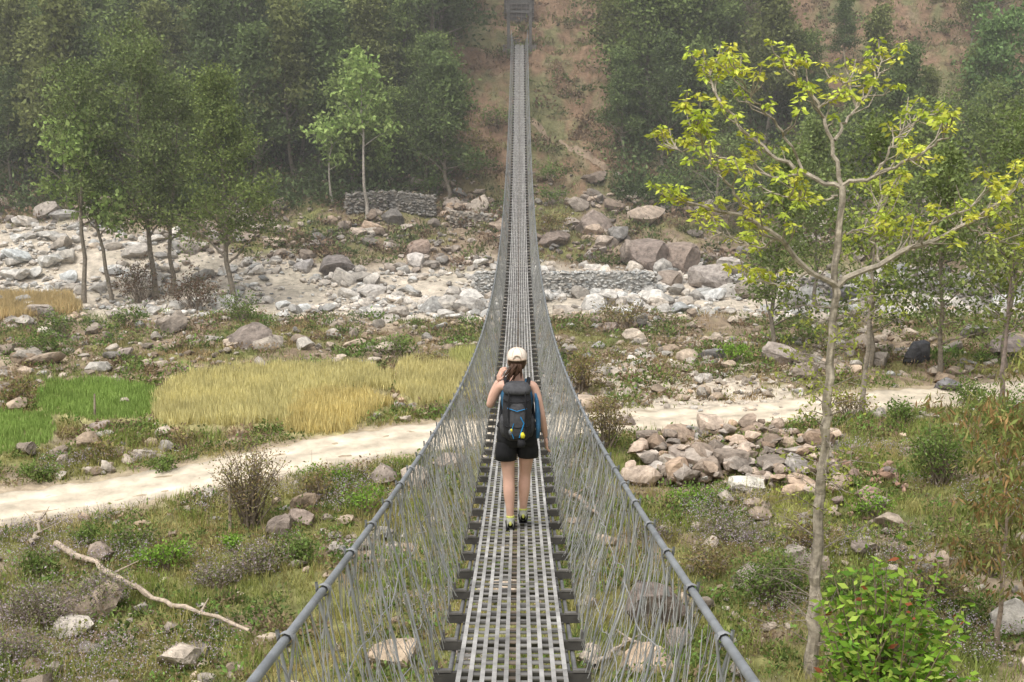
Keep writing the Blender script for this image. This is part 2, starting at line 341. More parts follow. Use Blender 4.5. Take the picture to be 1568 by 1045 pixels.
# ------------------------------------------------------------------ ground vegetation
def blades(name, x, y, per, hmin, hmax, w, col, rng, tilt=.45, spread=.07, var=.3, mat_=None):
    n = len(x); z = H(x, y)
    P = np.repeat(np.stack([x, y, z-.02], -1), per, 0); P[:, :2] += rng.normal(size=(n*per, 2))*spread
    D = np.stack([rng.normal(size=n*per)*tilt, rng.normal(size=n*per)*tilt, np.ones(n*per)], -1)
    L = rng.uniform(hmin, hmax, n*per)*np.repeat(rng.uniform(.6, 1.2, n), per)
    c = np.repeat(np.asarray(col)*rng.uniform(1-var, 1+var, (n, 1)), per, 0)*rng.uniform(.8, 1.2, (n*per, 1))
    V, F = leafq(P, D, L, L*0+w, rng)
    return build(name, V, F, [mat_ or M_grass], None, np.repeat(c, 4, 0), False)
x, y = scatter(80000, -28, 28, 25, 52, lambda x, y: (seg_dist(x, y, road) > 1.6)*~fieldmask(x, y)*np.clip(.6-1.1*fbm(x, y, 5, 4, 61), .08, 1), rng)
tint = sstep(-.35, .35, fbm(x, y, 4, 3, 77))[:, None]
col = np.array([.26, .285, .09])*(1-tint)+np.array([.40, .33, .145])*tint
blades('meadow_grass', x, y, 5, .12, .36, .022, col, rng)
x, y = scatter(42000, -26, 26, 25, 50, lambda x, y: (seg_dist(x, y, road) > 2.0)*~fieldmask(x, y)*sstep(-.05, .35, fbm(x, y, 2.5, 3, 177)), rng)
tint = sstep(-.2, .3, fbm(x, y, 3, 2, 178))[:, None]
col = np.array([.26, .32, .085])*(1-tint)+np.array([.42, .38, .155])*tint
blades('tall_grass', x, y, 5, .25, .62, .022, col, rng, .3, .09)
x, y = scatter(9000, -28, 28, 25, 60, lambda x, y: (seg_dist(x, y, road) > 2.0)*~fieldmask(x, y)*sstep(-.1, .4, fbm(x, y, 3, 3, 277)), rng)
blades('dry_stalks', x, y, 3, .35, .95, .013, np.array([.36, .27, .18]), rng, .25, .12)
x, y = scatter(60000, -36, 36, 48, 76, lambda x, y: (seg_dist(x, y, road) > 1.7)*~fieldmask(x, y)*(1-river(x, y))*np.clip(.45-1.3*fbm(x, y, 5, 4, 61), .06, 1), rng)
tint = sstep(-.2, .4, fbm(x, y, 4, 3, 78))[:, None]
col = np.array([.24, .265, .10])*(1-tint)+np.array([.38, .28, .15])*tint
blades('rough_grass', x, y, 4, .12, .35, .035, col, rng)
x, y = scatter(75000, -60, 60, 86, 135, lambda x, y: (1-river(x, y))*np.clip(.5-.8*fbm(x, y, 5, 4, 61), .1, 1), rng)
tint = sstep(-.25, .2, fbm(x, y, 6, 3, 79))[:, None]
col = np.array([.23, .235, .10])*(1-tint)+np.array([.33, .24, .15])*tint
blades('hillside_grass', x, y, 3, .2, .55, .06, col, rng, .5, .15)
for k, (poly, c, hh) in FIELDS.items():
    W = FW[k]; x0, y0 = W.min(0)-1; x1, y1 = W.max(0)+1; n = int((x1-x0)*(y1-y0)*110)
    x = rng.uniform(x0, x1, n); y = rng.uniform(y0, y1, n); m = inpoly(x+.35*fbm(x, y, 1.5, 2, 201), y+.35*fbm(x, y, 1.5, 2, 202), W); x, y = x[m], y[m]
    cv = np.array(c)*(1+.25*fbm(x, y, 2.5, 3, 88))[:, None]
    blades('green_barley_field' if k in 'de' else 'wheat_field', x, y, 4, hh*.7, hh*1.1, .035, cv, rng, .16, .06, .12)
def clumps(name, x, y, size, per, ls, col, rng, flat=.6, var=.3, up=.5, mat_=None, asp=.5):
    n = len(x); z = H(x, y); size = np.broadcast_to(size, (n,))
    d = nrm(rng.normal(size=(n, per, 3))); rr = rng.random((n, per, 1))**.4
    lob = 1+.35*np.sin(d[..., :1]*5+np.arange(n)[:, None, None])*np.cos(d[..., 1:2]*4+np.arange(n)[:, None, None]*2)
    off = d*rr*lob*size[:, None, None]; off[..., 2] = np.abs(off[..., 2])*flat*1.3
    P = (np.stack([x, y, z], -1)[:, None]+off).reshape(-1, 3)
    D = (d+rng.normal(size=d.shape)*.7+np.array([0, 0, up])).reshape(-1, 3)
    L = ls*rng.uniform(.6, 1.3, n*per)*np.repeat(np.clip(size/np.mean(size), .7, 1.3), per)
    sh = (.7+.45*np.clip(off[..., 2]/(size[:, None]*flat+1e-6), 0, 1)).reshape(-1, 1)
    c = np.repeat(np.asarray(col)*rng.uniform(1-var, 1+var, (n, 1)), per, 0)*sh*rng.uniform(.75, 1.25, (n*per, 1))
    V, F = leafq(P, D, L, L*asp, rng)
    return build(name, V, F, [mat_ or M_leaf], None, np.repeat(c, 4, 0), False)
def pick(cols, n, rng): return np.array(cols)[rng.integers(0, len(cols), n)]
GC = [(.15, .22, .065), (.20, .26, .08), (.13, .18, .06), (.24, .245, .09), (.27, .2, .13), (.17, .28, .07)]
x, y = scatter(18000, -26, 26, 25, 52, lambda x, y: (seg_dist(x, y, road) > 1.9)*~fieldmask(x, y)*np.clip(.4+1.6*fbm(x, y, 3, 3, 101), 0, 1), rng)
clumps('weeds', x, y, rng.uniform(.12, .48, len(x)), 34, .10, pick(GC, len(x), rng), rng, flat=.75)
x, y = scatter(9500, -36, 36, 48, 76, lambda x, y: (seg_dist(x, y, road) > 2.2)*~fieldmask(x, y)*(1-river(x, y))*np.clip(.35+1.5*fbm(x, y, 4, 3, 103), 0, 1), rng)
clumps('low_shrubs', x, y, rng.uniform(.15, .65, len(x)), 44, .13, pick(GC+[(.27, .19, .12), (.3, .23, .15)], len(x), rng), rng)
x, y = scatter(11000, -60, 60, 87, 135, lambda x, y: (1-river(x, y))*np.clip(.4+1.5*fbm(x, y, 5, 3, 105), 0, 1), rng)
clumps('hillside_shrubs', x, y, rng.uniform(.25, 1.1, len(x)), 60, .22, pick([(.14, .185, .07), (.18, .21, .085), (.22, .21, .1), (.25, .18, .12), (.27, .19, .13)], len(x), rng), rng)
x, y = scatter(1900, -48, 48, 96, 114, lambda x, y: ((x/y < -.05) | ((x/y > .08) & (x/y < .19)) | (x/y > .19)*(y < 103))*.8, rng)
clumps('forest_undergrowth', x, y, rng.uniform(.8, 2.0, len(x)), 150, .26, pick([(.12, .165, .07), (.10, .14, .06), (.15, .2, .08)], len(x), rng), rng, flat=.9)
# wild flowers
x, y = scatter(150000, -26, 26, 26, 46, lambda x, y: (seg_dist(x, y, road) > 2.2)*(sstep(.14, .42, fbm(x, y, 4, 3, 107)+.08+.14*(x < -7)-.25*((x > -3) & (x < 5))))*.7, rng)
n = len(x); P = P3d(x, y, 0)+np.stack([0*x, 0*x, rng.uniform(.18, .5, n)], -1)
P = np.repeat(P, 3, 0)+rng.normal(size=(n*3, 3))*.035
V, F = leafq(P, rng.normal(size=(n*3, 3)), .040, .034, rng)
build('wildflowers', V, F, [M_leaf], None, np.repeat(pick([(.50, .42, .49), (.41, .34, .38), (.58, .52, .55), (.34, .28, .25), (.26, .27, .12)], n*3, rng), 4, 0))
# individual bushes
def bush(name, px, py, wpx, hpx, ls, cols, n, seed, twigs=0, tc=(.22, .18, .14), asp=.5):
    rng = np.random.default_rng(seed); g = site(px, py, H); z0 = float(H(*g)); d = g[1]*1.05
    w = wpx/2/FP*d; h = hpx/FP*d; b = Buf()
    K = max(6, int(n/45)); C = []
    for i in range(K):
        a = rng.uniform(0, 6.28); r = w*rng.random()**.5*.85; hh = h*rng.uniform(.35, 1)*(1-.45*(r/w)**2)
        e = np.array([g[0]+r*math.cos(a), g[1]+r*math.sin(a)*.8, z0+hh]); base = np.array([g[0]+rng.normal()*.12*w, g[1]+rng.normal()*.12*w, z0-.1])
        m = (base+e)/2+np.array([rng.normal()*.08*w, 0, .1*h]); b.add(tube([base, m, e], [.02+.006*h, .014, .006], 4), 0, tc); C.append(e); C.append((m+e)/2)
        for _ in range(twigs):
            q = m+(e-m)*rng.random(); e2 = q+rng.normal(size=3)*np.array([.3, .3, .25])*w+np.array([0, 0, .12*h]); b.add(tube([q, (q+e2)/2+rng.normal(size=3)*.02, e2], [.01, .008, .004], 3), 0, tc)
    C = np.array(C); id = rng.integers(0, len(C), n); P = C[id]+rng.normal(size=(n, 3))*np.array([.2*w, .2*w, .12*h])
    P[:, 2] = np.maximum(P[:, 2], z0+.02)
    D = rng.normal(size=(n, 3))+np.array([0, 0, .2]); L = ls*rng.uniform(.6, 1.3, n)
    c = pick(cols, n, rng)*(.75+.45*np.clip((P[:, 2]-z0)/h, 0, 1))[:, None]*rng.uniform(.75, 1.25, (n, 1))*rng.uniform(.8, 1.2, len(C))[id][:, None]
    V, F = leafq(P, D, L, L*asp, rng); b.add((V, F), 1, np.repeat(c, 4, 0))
    return b.make(name, [M_bark, M_leaf])
DRY = [(.30, .22, .12), (.24, .2, .09), (.26, .25, .09)]; DKR = [(.14, .09, .06), (.18, .12, .08), (.12, .11, .06)]; GRN = [(.13, .2, .055), (.17, .235, .07), (.2, .26, .08)]
BRT = [(.19, .33, .05), (.24, .37, .07), (.16, .27, .05)]; PUR = [(.38, .32, .35), (.28, .25, .17), (.2, .25, .09), (.33, .27, .28), (.25, .27, .11)]
k = 0
for nm, px, py, w, hh, ls, c, n in [('dry_shrub',385,812,120,145,.08,DRY,2600),('dry_shrub',285,695,50,34,.1,DRY,400),('dark_shrub',215,470,80,70,.16,DKR,900),('dark_shrub',300,475,100,60,.16,DKR,1100),('green_shrub',370,495,70,55,.15,GRN,600),
  ('dry_shrub',925,690,90,90,.1,DRY,1500),('dry_shrub',890,600,80,60,.12,DRY,900),('green_shrub',1385,655,60,50,.12,GRN,600),('green_shrub',1500,660,80,60,.12,GRN,900),('green_shrub',1440,740,130,90,.12,GRN,2200),
  ('dry_shrub',950,500,90,40,.14,DRY,600),('green_shrub',850,315,60,30,.2,GRN,400),('dry_shrub',850,365,70,40,.2,DRY,500),('green_shrub',1010,320,70,60,.2,GRN,700),('green_shrub',60,540,70,40,.14,GRN,500),('green_shrub',600,545,90,30,.14,GRN,500),
  ('green_shrub',130,840,60,40,.1,GRN,700),('green_shrub',60,890,70,50,.1,GRN,700),('green_shrub',350,850,50,30,.1,BRT,400),('green_shrub',500,735,90,30,.1,BRT,500),('dry_shrub',660,560,60,25,.1,DRY,300),('green_shrub',1180,930,150,90,.1,GRN,2200),
  ('dry_shrub',1430,930,120,70,.1,DRY,1300),('green_shrub',1340,800,90,50,.1,BRT,700),('green_shrub',1130,560,70,35,.14,BRT,500),('green_shrub',1540,700,90,110,.12,GRN,1800),('dry_shrub',1080,700,60,40,.1,DRY,400),('green_shrub',660,300,60,40,.2,GRN,400),('dry_shrub',700,230,90,60,.22,DRY,600),('green_shrub',760,200,70,40,.22,GRN,400),
  ('green_shrub',700,270,90,50,.22,GRN,700),('dry_shrub',735,250,60,40,.22,DRY,400),('green_shrub',840,280,70,30,.2,GRN,400),('green_shrub',560,790,80,50,.1,BRT,600),('dry_shrub',480,770,90,50,.1,DRY,600),('green_shrub',210,845,90,50,.1,GRN,800),('dry_shrub',1080,880,120,50,.1,DRY,800),('green_shrub',890,850,60,40,.1,GRN,400),
  ('dry_shrub',30,620,60,40,.12,DRY,500),('green_shrub',100,520,80,45,.14,GRN,700),('green_shrub',200,500,60,35,.14,GRN,500),('dry_shrub',150,710,90,36,.12,DRY,600),('green_shrub',250,725,60,26,.12,GRN,400),('green_shrub',60,738,60,30,.12,GRN,400),
  ('flowering_shrub',60,960,180,75,.07,PUR,3200),('flowering_shrub',150,930,120,60,.07,PUR,2000),('flowering_shrub',400,880,120,50,.07,PUR,1800),('flowering_shrub',330,900,90,45,.07,PUR,1200),('flowering_shrub',1120,830,140,40,.07,PUR,1600),('flowering_shrub',1000,830,90,35,.07,PUR,1000),('flowering_shrub',20,1020,120,60,.07,PUR,1500),
  ('green_shrub',450,860,90,45,.1,GRN,900),('green_shrub',250,870,100,40,.1,BRT,800),('dry_shrub',1240,850,110,60,.1,DRY,1000),('green_shrub',1300,930,100,60,.1,GRN,1200),('dry_shrub',1510,880,100,80,.1,DRY,1200),('green_shrub',1060,780,90,35,.1,BRT,700),('green_shrub',1480,620,80,50,.12,GRN,800),('dry_shrub',1300,640,80,50,.12,DRY,700)]:
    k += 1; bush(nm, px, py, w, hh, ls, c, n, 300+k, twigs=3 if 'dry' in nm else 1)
# ------------------------------------------------------------------ trees
def gen_tree(name, seed, Ht, r0, start, cr, npri, nsec, nleaf, ls, lc, shape='oval', sag=.1, lean=(0, 0), clump=.4, bark=(.22, .19, .15), asp=.55, upl=.0, elev=(15, 45), link=True):
    rng = np.random.default_rng(seed); b = Buf(); n = 10; t = np.linspace(0, 1, n)
    wob = np.cumsum(rng.normal(size=(n, 2))*Ht*.012, 0); wob -= wob[0]
    T = np.stack([lean[0]*Ht*t+wob[:, 0], lean[1]*Ht*t+wob[:, 1], t*Ht-.15], -1)
    b.add(tube(T, r0*(1-.9*t)*(1+.35*np.exp(-t*25)), 7), 0, bark)
    C = []; ip = lambda A, f: np.array([np.interp(f, np.linspace(0, 1, len(A)), A[:, i]) for i in range(3)])
    for i in range(npri):
        f = start+(1-start)*(i+.5)/npri; p0 = ip(T, f); s = (f-start)/(1-start)
        pr = math.sin(math.pi*(.18+.74*s))**.7 if shape == 'oval' else (1-.78*s)
        L = cr*pr*rng.uniform(.55, 1.25); az = i*2.4+rng.uniform(-.6, .6); el = R(rng.uniform(*elev))+s*.5
        d = np.array([math.cos(az)*math.cos(el), math.sin(az)*math.cos(el), math.sin(el)])
        q = np.linspace(0, 1, 6)[:, None]; A = p0+d*L*q+np.array([0, 0, 1])*L*(.15*q-sag*q*q)+np.cumsum(rng.normal(size=(6, 3))*L*.03, 0)*(q > 0)
        b.add(tube(A, r0*(.42*(1-f)+.10)*(1-.8*q[:, 0]), 5), 0, bark)
        for _ in range(nsec):
            qq = rng.uniform(.25, 1); bb = ip(A, qq); d2 = nrm(d+rng.normal(size=3)*.75); l2 = L*.33*rng.uniform(.5, 1.1)+.25
            e = bb+d2*l2+np.array([0, 0, .1*l2]); b.add(tube([bb, (bb+e)/2+rng.normal(size=3)*.04, e], [r0*.07, r0*.05, .008], 3), 0, bark); C += [e, (bb+e)/2]
        C.append(A[-1])
    C.append(T[-1]); C = np.array(C); id = rng.integers(0, len(C), nleaf)
    P = C[id]+rng.normal(size=(nleaf, 3))*np.array([1, 1, .6])*clump
    D = rng.normal(size=(nleaf, 3))+np.array([0, 0, upl]); Ls = ls*rng.uniform(.6, 1.3, nleaf)
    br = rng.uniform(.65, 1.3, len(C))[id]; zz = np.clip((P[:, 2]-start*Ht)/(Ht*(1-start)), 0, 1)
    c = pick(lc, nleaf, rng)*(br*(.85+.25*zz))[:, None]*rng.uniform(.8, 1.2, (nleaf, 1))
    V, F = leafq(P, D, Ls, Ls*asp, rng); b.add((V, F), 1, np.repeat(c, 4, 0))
    return b.make(name, [M_bark, M_leaf], link=link)
ALD = [(.155, .205, .075), (.18, .23, .08), (.20, .245, .09)]; PAL = [(.31, .42, .13), (.37, .47, .16), (.26, .37, .11)]
def tree_at(name, px, py, top, seed, crpx, **kw):
    g = site(px, py, h0); z0 = float(H(*g)); Ht = at(px, top, g[1])[2]-z0
    o = gen_tree(name, seed, Ht, cr=crpx/FP*g[1]*1.05, **kw); o.location = (g[0], g[1], z0-.1); return o
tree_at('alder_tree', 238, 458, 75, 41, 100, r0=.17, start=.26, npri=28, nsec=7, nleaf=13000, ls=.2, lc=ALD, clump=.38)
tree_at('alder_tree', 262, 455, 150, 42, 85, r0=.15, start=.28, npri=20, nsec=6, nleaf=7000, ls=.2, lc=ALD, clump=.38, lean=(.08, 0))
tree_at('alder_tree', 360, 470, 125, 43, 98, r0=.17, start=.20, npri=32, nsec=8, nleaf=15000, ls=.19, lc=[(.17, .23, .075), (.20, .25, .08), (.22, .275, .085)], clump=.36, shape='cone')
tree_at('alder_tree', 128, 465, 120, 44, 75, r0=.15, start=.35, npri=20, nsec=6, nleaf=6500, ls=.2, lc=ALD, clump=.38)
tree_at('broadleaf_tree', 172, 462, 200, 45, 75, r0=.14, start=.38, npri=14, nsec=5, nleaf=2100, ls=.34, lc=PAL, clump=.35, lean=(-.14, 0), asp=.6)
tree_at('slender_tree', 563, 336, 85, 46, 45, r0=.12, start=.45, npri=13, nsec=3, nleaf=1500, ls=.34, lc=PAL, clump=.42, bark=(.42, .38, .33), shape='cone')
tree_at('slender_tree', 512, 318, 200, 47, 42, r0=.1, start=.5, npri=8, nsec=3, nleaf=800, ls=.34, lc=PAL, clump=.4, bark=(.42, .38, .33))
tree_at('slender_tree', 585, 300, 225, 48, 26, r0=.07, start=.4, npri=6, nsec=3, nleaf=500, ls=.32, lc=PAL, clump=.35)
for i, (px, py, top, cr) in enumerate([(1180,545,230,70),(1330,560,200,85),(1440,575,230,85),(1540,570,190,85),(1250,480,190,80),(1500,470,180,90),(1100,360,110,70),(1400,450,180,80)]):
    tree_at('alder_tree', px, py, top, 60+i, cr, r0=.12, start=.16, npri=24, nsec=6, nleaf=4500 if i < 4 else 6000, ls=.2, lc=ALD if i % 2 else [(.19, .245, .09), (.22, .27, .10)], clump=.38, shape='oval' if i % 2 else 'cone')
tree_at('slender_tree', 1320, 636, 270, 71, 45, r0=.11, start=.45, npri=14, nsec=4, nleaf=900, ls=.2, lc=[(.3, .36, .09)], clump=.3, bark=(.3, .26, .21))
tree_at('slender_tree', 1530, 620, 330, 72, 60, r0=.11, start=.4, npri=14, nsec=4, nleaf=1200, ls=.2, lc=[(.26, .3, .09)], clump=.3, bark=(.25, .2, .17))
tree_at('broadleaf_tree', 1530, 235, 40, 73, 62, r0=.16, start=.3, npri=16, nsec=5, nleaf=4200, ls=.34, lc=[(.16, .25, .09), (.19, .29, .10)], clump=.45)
# forest : linked copies of a few trees under one parent
forest = bpy.data.objects.new('hillside_forest', None); sc.collection.objects.link(forest)
FC = [[(.135, .185, .07), (.155, .205, .075)], [(.17, .225, .075), (.20, .255, .085)], [(.12, .16, .065), (.135, .18, .07)], [(.20, .265, .09), (.24, .305, .10)], [(.18, .205, .075), (.21, .235, .085)]]
protos = []
for i in range(5):
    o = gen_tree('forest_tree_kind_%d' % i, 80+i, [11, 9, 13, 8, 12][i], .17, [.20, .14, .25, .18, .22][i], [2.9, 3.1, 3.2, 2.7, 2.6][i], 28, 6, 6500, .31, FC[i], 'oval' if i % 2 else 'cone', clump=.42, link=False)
    protos.append(o.data); bpy.data.objects.remove(o)
rng = np.random.default_rng(55); cnt = 0
for yy in np.arange(98, 180, 3.0):
    for xx in np.arange(-78, 82, 3.0):
        x = xx+rng.uniform(-1.5, 1.5); y = yy+rng.uniform(-1.4, 1.4); u = x/y*FP/1.02+784
        p = 0
        if u < 690: p = .95 if y > 100 or u < 480 else .35
        elif u < 765: p = .0 if y < 109 else .7
        elif u < 930: p = .0 if y < 116 else .75
        elif u < 1150: p = .85 if y > 101.5 and y < 118 else (0 if y < 110 else .55)
        elif u < 1240: p = .5 if y < 110 else .12
        else: p = .9 if y < 104 else (.06 if y < 140 else .35)
        if abs(x) > .42*y+8 or rng.random() > p: continue
        if (x-.6)**2+(y-113)**2 < 12: continue
        if abs(x-.6) < 2 and y < 124: continue
        kk = rng.integers(0, 5)
        o = bpy.data.objects.new('tree_%d' % cnt, protos[kk]); sc.collection.objects.link(o); o.parent = forest
        o.location = (x, y, float(H(x, y))-.2); s = rng.uniform(.6, 1.15)
        if 690 < u < 930: s *= .75
        if u > 1160: s *= .72
        o.scale = (s*rng.uniform(.9, 1.15), s, s*rng.uniform(.9, 1.1)); o.rotation_euler = (0, 0, rng.uniform(0, 6.28)); cnt += 1
# ---- foreground tree with fresh leaves
def fore_tree():
    rng = np.random.default_rng(7); b = Buf(); BK = (.36, .315, .25); Y0 = 29.0
    def ptsY(l, dy0, dy1): 
        n = len(l); return np.array([at(a, c, Y0+dy0+(dy1-dy0)*i/(n-1)) for i, (a, c) in enumerate(l)])
    def smooth(P, n=22):
        s = np.linspace(0, len(P)-1, n); k = np.arange(len(P)); Q = np.stack([np.interp(s, k, P[:, i]) for i in range(3)], -1)
        for _ in range(3): Q[1:-1] = (Q[:-2]+2*Q[1:-1]+Q[2:])/4
        Q[1:-1] += rng.normal(size=(n-2, 3))*.03; return Q
    tr = [(1240,1100),(1246,950),(1252,850),(1262,700),(1270,580),(1280,440),(1290,285)]
    T = smooth(ptsY(tr, 0, 0), 40); T[0, 2] = -.3
    lich = BK*np.ones((400, 1))*np.where(rng.random((400, 1)) < .35, 1.5, 1.0)*rng.uniform(.6, 1.1, (400, 1))
    b.add(tube(T, np.interp(np.linspace(0, 1, 40), [0, .3, 1], [.15, .12, .065])*(1+.08*rng.normal(size=40)), 10), 0, lich)
    main = [([(1283,440),(1240,418),(1190,365),(1150,335),(1105,322),(1050,310),(1015,300)], 0, -1.5, .065),
     ([(1283,438),(1345,402),(1420,372),(1500,335),(1560,288),(1600,240)], 0, 1.2, .07),
     ([(1290,288),(1235,268),(1170,228),(1120,185),(1088,125),(1085,100)], 0, 1.5, .055),
     ([(1290,285),(1340,268),(1400,245),(1440,215),(1455,195)], 0, -1.5, .05),
     ([(1290,288),(1276,220),(1255,165),(1225,122),(1200,95)], 0, .8, .05),
     ([(1278,215),(1300,175),(1335,140),(1355,85)], .3, 1.8, .038),
     ([(1150,335),(1118,280),(1080,235),(1048,165)], -.6, -2, .034),
     ([(1235,268),(1190,190),(1150,150),(1130,110)], .4, -.8, .032),
     ([(1190,365),(1170,380),(1130,372),(1090,350)], -.4, 1.0, .026),
     ([(1400,382),(1440,330),(1480,325),(1540,270)], .5, -1, .032),
     ([(1345,402),(1335,360),(1350,300),(1380,270)], .3, 1.6, .028),
     ([(1480,345),(1540,372),(1600,378)], .8, 2, .024),
     ([(1230,265),(1180,275),(1130,250),(1050,232),(1020,225)], .3, 1.4, .03),
     ([(1282,300),(1240,310),(1190,300),(1150,280)], 0, -1.6, .026),
     ([(1283,360),(1320,350),(1360,360),(1400,350)], 0, 1.6, .022),
     ([(1340,268),(1370,215),(1400,180),(1440,165)], -.3, 1.2, .024),
     ([(1255,165),(1290,140),(1320,100)], .4, -.8, .022),
     ([(1240,418),(1200,440),(1160,430),(1120,410)], 0, 1.2, .02)]
    tips = []
    for l, a, c, r in main:
        P = smooth(ptsY(l, a, c)); b.add(tube(P, r*(1-.7*np.linspace(0, 1, len(P))), 6), 0, BK)
        tips.append((P[-1], P[-1]-P[-4]))
        L = np.linalg.norm(np.diff(P, axis=0), axis=1).sum(); nt = int(L/.2)
        for i in range(nt):
            f = rng.uniform(.22, 1); kk = f*(len(P)-1); i0 = min(int(kk), len(P)-2); p = P[i0]+(P[i0+1]-P[i0])*(kk-i0)
            tg = nrm(P[i0+1]-P[i0]); sd = nrm(np.cross(tg, [0, 0, 1.]))*rng.choice([-1, 1]); l2 = rng.uniform(.25, .85)*(1.1-.4*f)
            d = nrm(tg*.7+sd*rng.uniform(.2, 1)+np.array([0, 0, rng.uniform(-.35, .45)]))
            e1 = p+d*l2*.6; e = e1+d*l2*.25+np.array([0, 0, l2*.32]); b.add(tube([p, e1, e], [r*.3+.004, .014, .010], 4), 0, BK)
            if rng.random() < .8: tips.append((e, e-e1))
            if rng.random() < .4:
                e3 = e1+nrm(d+rng.normal(size=3)*.5)*l2*.5+np.array([0, 0, .1]); b.add(tube([e1, e3], [.011, .008], 4), 0, BK); tips.append((e3, e3-e1))
    Pl = []; Dl = []; Ll = []; Cl = []
    for p, d in tips:
        m = rng.integers(9, 21); a = rng.uniform(0, 6.28, m); drop = rng.uniform(-.9, .1, m)
        D = np.stack([np.cos(a), np.sin(a), drop], -1); Pl.append(p+rng.normal(size=(m, 3))*.045+D*.03); Dl.append(D); Ll.append(rng.uniform(.09, .20, m))
        Cl.append(np.array([.62, .63, .11])*rng.uniform(.75, 1.15)*rng.uniform(.75, 1.2, (m, 1))*np.array([rng.uniform(.82, 1.05), 1, 1]))
    Pl = np.concatenate(Pl); Dl = np.concatenate(Dl); Ll = np.concatenate(Ll); Cl = np.concatenate(Cl)
    b.add(leafq(Pl, Dl, Ll, Ll*.42, rng), 1, np.repeat(Cl, 4, 0))
    Pl = []
    for i in range(90):
        k = rng.integers(4, 32); p = T[k]; a = rng.uniform(0, 6.28); l = rng.uniform(.3, 1.4); d = np.array([math.cos(a), math.sin(a), rng.uniform(-.1, .6)])
        e = p+d*l; m = p+d*l*.5+np.array([0, 0, .08*l]); b.add(tube([p, m, e], [.014, .009, .004], 4), 0, (.27, .23, .19))
        for _ in range(4):
            s = p+(e-p)*rng.uniform(.3, .9); e2 = s+nrm(d+rng.normal(size=3)*.8)*l*.4; b.add(tube([s, e2], [.007, .003], 3), 0, (.27, .23, .19))
            if k > 12 and rng.random() < .75: Pl += [e2]*4
        if k > 12: Pl += [e]*6
    Pl = np.array(Pl)+rng.normal(size=(len(Pl), 3))*.07
    b.add(leafq(Pl, rng.normal(size=Pl.shape), rng.uniform(.07, .14, len(Pl)), .055, rng), 1, np.array([.36, .40, .09]))
    b.make('fresh_leaved_tree', [M_bark, M_leaf])
fore_tree()
# near right leafy shrub
def big_leaf_shrub():
    rng = np.random.default_rng(17); b = Buf(); g = at(1365, 1040, 25.0)[:2]; z0 = float(H(*g))
    P = []; D = []
    for i in range(120):
        a = rng.uniform(0, 6.28); r = 1.6*rng.random()**.5; e = np.array([g[0]+r*math.cos(a), g[1]+r*math.sin(a), z0+rng.uniform(1.8, 4.6)*(1-.14*r*r)+.3*math.sin(a*3)])
        base = np.array([g[0]+rng.normal()*.3, g[1]+rng.normal()*.3, z0-.1]); m = base*.45+e*.55+np.array([0, 0, .25])
        b.add(tube([base, m, e], [.03, .02, .008], 5), 0, (.25, .2, .14))
        sh = rng.uniform(.6, 1.15)
        for j in range(28):
            f = rng.uniform(.15, 1); q = m+(e-m)*f if rng.random() < .8 else base+(m-base)*rng.uniform(.5, 1); a2 = rng.uniform(0, 6.28); P.append([*(q+rng.normal(size=3)*.1), sh]); D.append([math.cos(a2), math.sin(a2), rng.uniform(-.6, .5)])
    P = np.array(P); sh = P[:, 3:]; P = P[:, :3]; n = len(P); L = rng.uniform(.12, .30, n)
    c = pick([(.22, .40, .05), (.30, .47, .07), (.15, .29, .05), (.38, .5, .10)], n, rng)*rng.uniform(.75, 1.15, (n, 1))*sh; c[rng.random(n) < .04] = (.3, .1, .05)
    b.add(leafq(P, np.array(D), L, L*.45, rng), 1, np.repeat(c, 4, 0)); b.make('leafy_shrub', [M_bark, M_leaf])
big_leaf_shrub()
def hang_tree(px, Yd, top, seed, w, n, cols):
    o = None; g = at(px, 800, Yd)[:2]; z0 = float(H(*g)); Ht = at(px, top, Yd)[2]-z0
    o = gen_tree('drooping_leaved_tree', seed, Ht, .07, .35, w, 14, 5, n, .26, cols, 'oval', sag=.45, clump=.16, bark=(.28, .22, .17), asp=.22, upl=-1.6, elev=(5, 40)); o.location = (g[0], g[1], z0-.1)
hang_tree(1545, 31, 640, 91, 1.9, 2600, [(.28, .27, .10), (.24, .29, .09), (.34, .22, .1)])
hang_tree(1620, 40, 560, 92, 2.4, 2500, [(.24, .26, .08), (.28, .26, .1)])
# fallen branch
def fallen(name, l, r, col, dz=.15):
    P = []
    for px, py in l:
        g = site(px, py, H); P.append([g[0], g[1], float(H(*g))+dz])
    P = np.array(P); s = np.linspace(0, len(P)-1, 18); Q = np.stack([np.interp(s, np.arange(len(P)), P[:, i]) for i in range(3)], -1); rng = np.random.default_rng(3); Q += rng.normal(size=Q.shape)*.04
    b = Buf(); b.add(tube(Q, r*np.linspace(1, .45, 18)*(1+.1*rng.normal(size=18)), 7), 0, col)
    for k in (5, 10, 14):
        e = Q[k]+np.array([rng.normal()*.4, .3, .25]); b.add(tube([Q[k], e], [r*.4, r*.12], 5), 0, col)
    b.make(name, [M_bark], True)
fallen('fallen_branch', [(85,848),(150,885),(200,915),(240,940),(300,955),(385,990)], .10, (.44, .36, .28), .3)
fallen('fallen_branch', [(50,850),(70,800)], .07, (.42, .35, .27), .3)
fallen('fallen_branch', [(860,765),(890,780),(920,808)], .09, (.4, .3, .22), .3)
fallen('fallen_branch', [(905,1035),(960,1000),(1020,1015)], .07, (.46, .38, .3), .25)
for px, py, hh in [(145,640,.9),(352,818,1.3)]:
    g = site(px, py, H); z = float(H(*g)); b = Buf(); b.add(tube([[g[0], g[1], z-.2], [g[0]+.03, g[1], z+hh*.5], [g[0]+.05, g[1], z+hh]], [.05, .045, .035], 7), 0, (.3, .25, .19)); b.make('wooden_post', [M_bark])
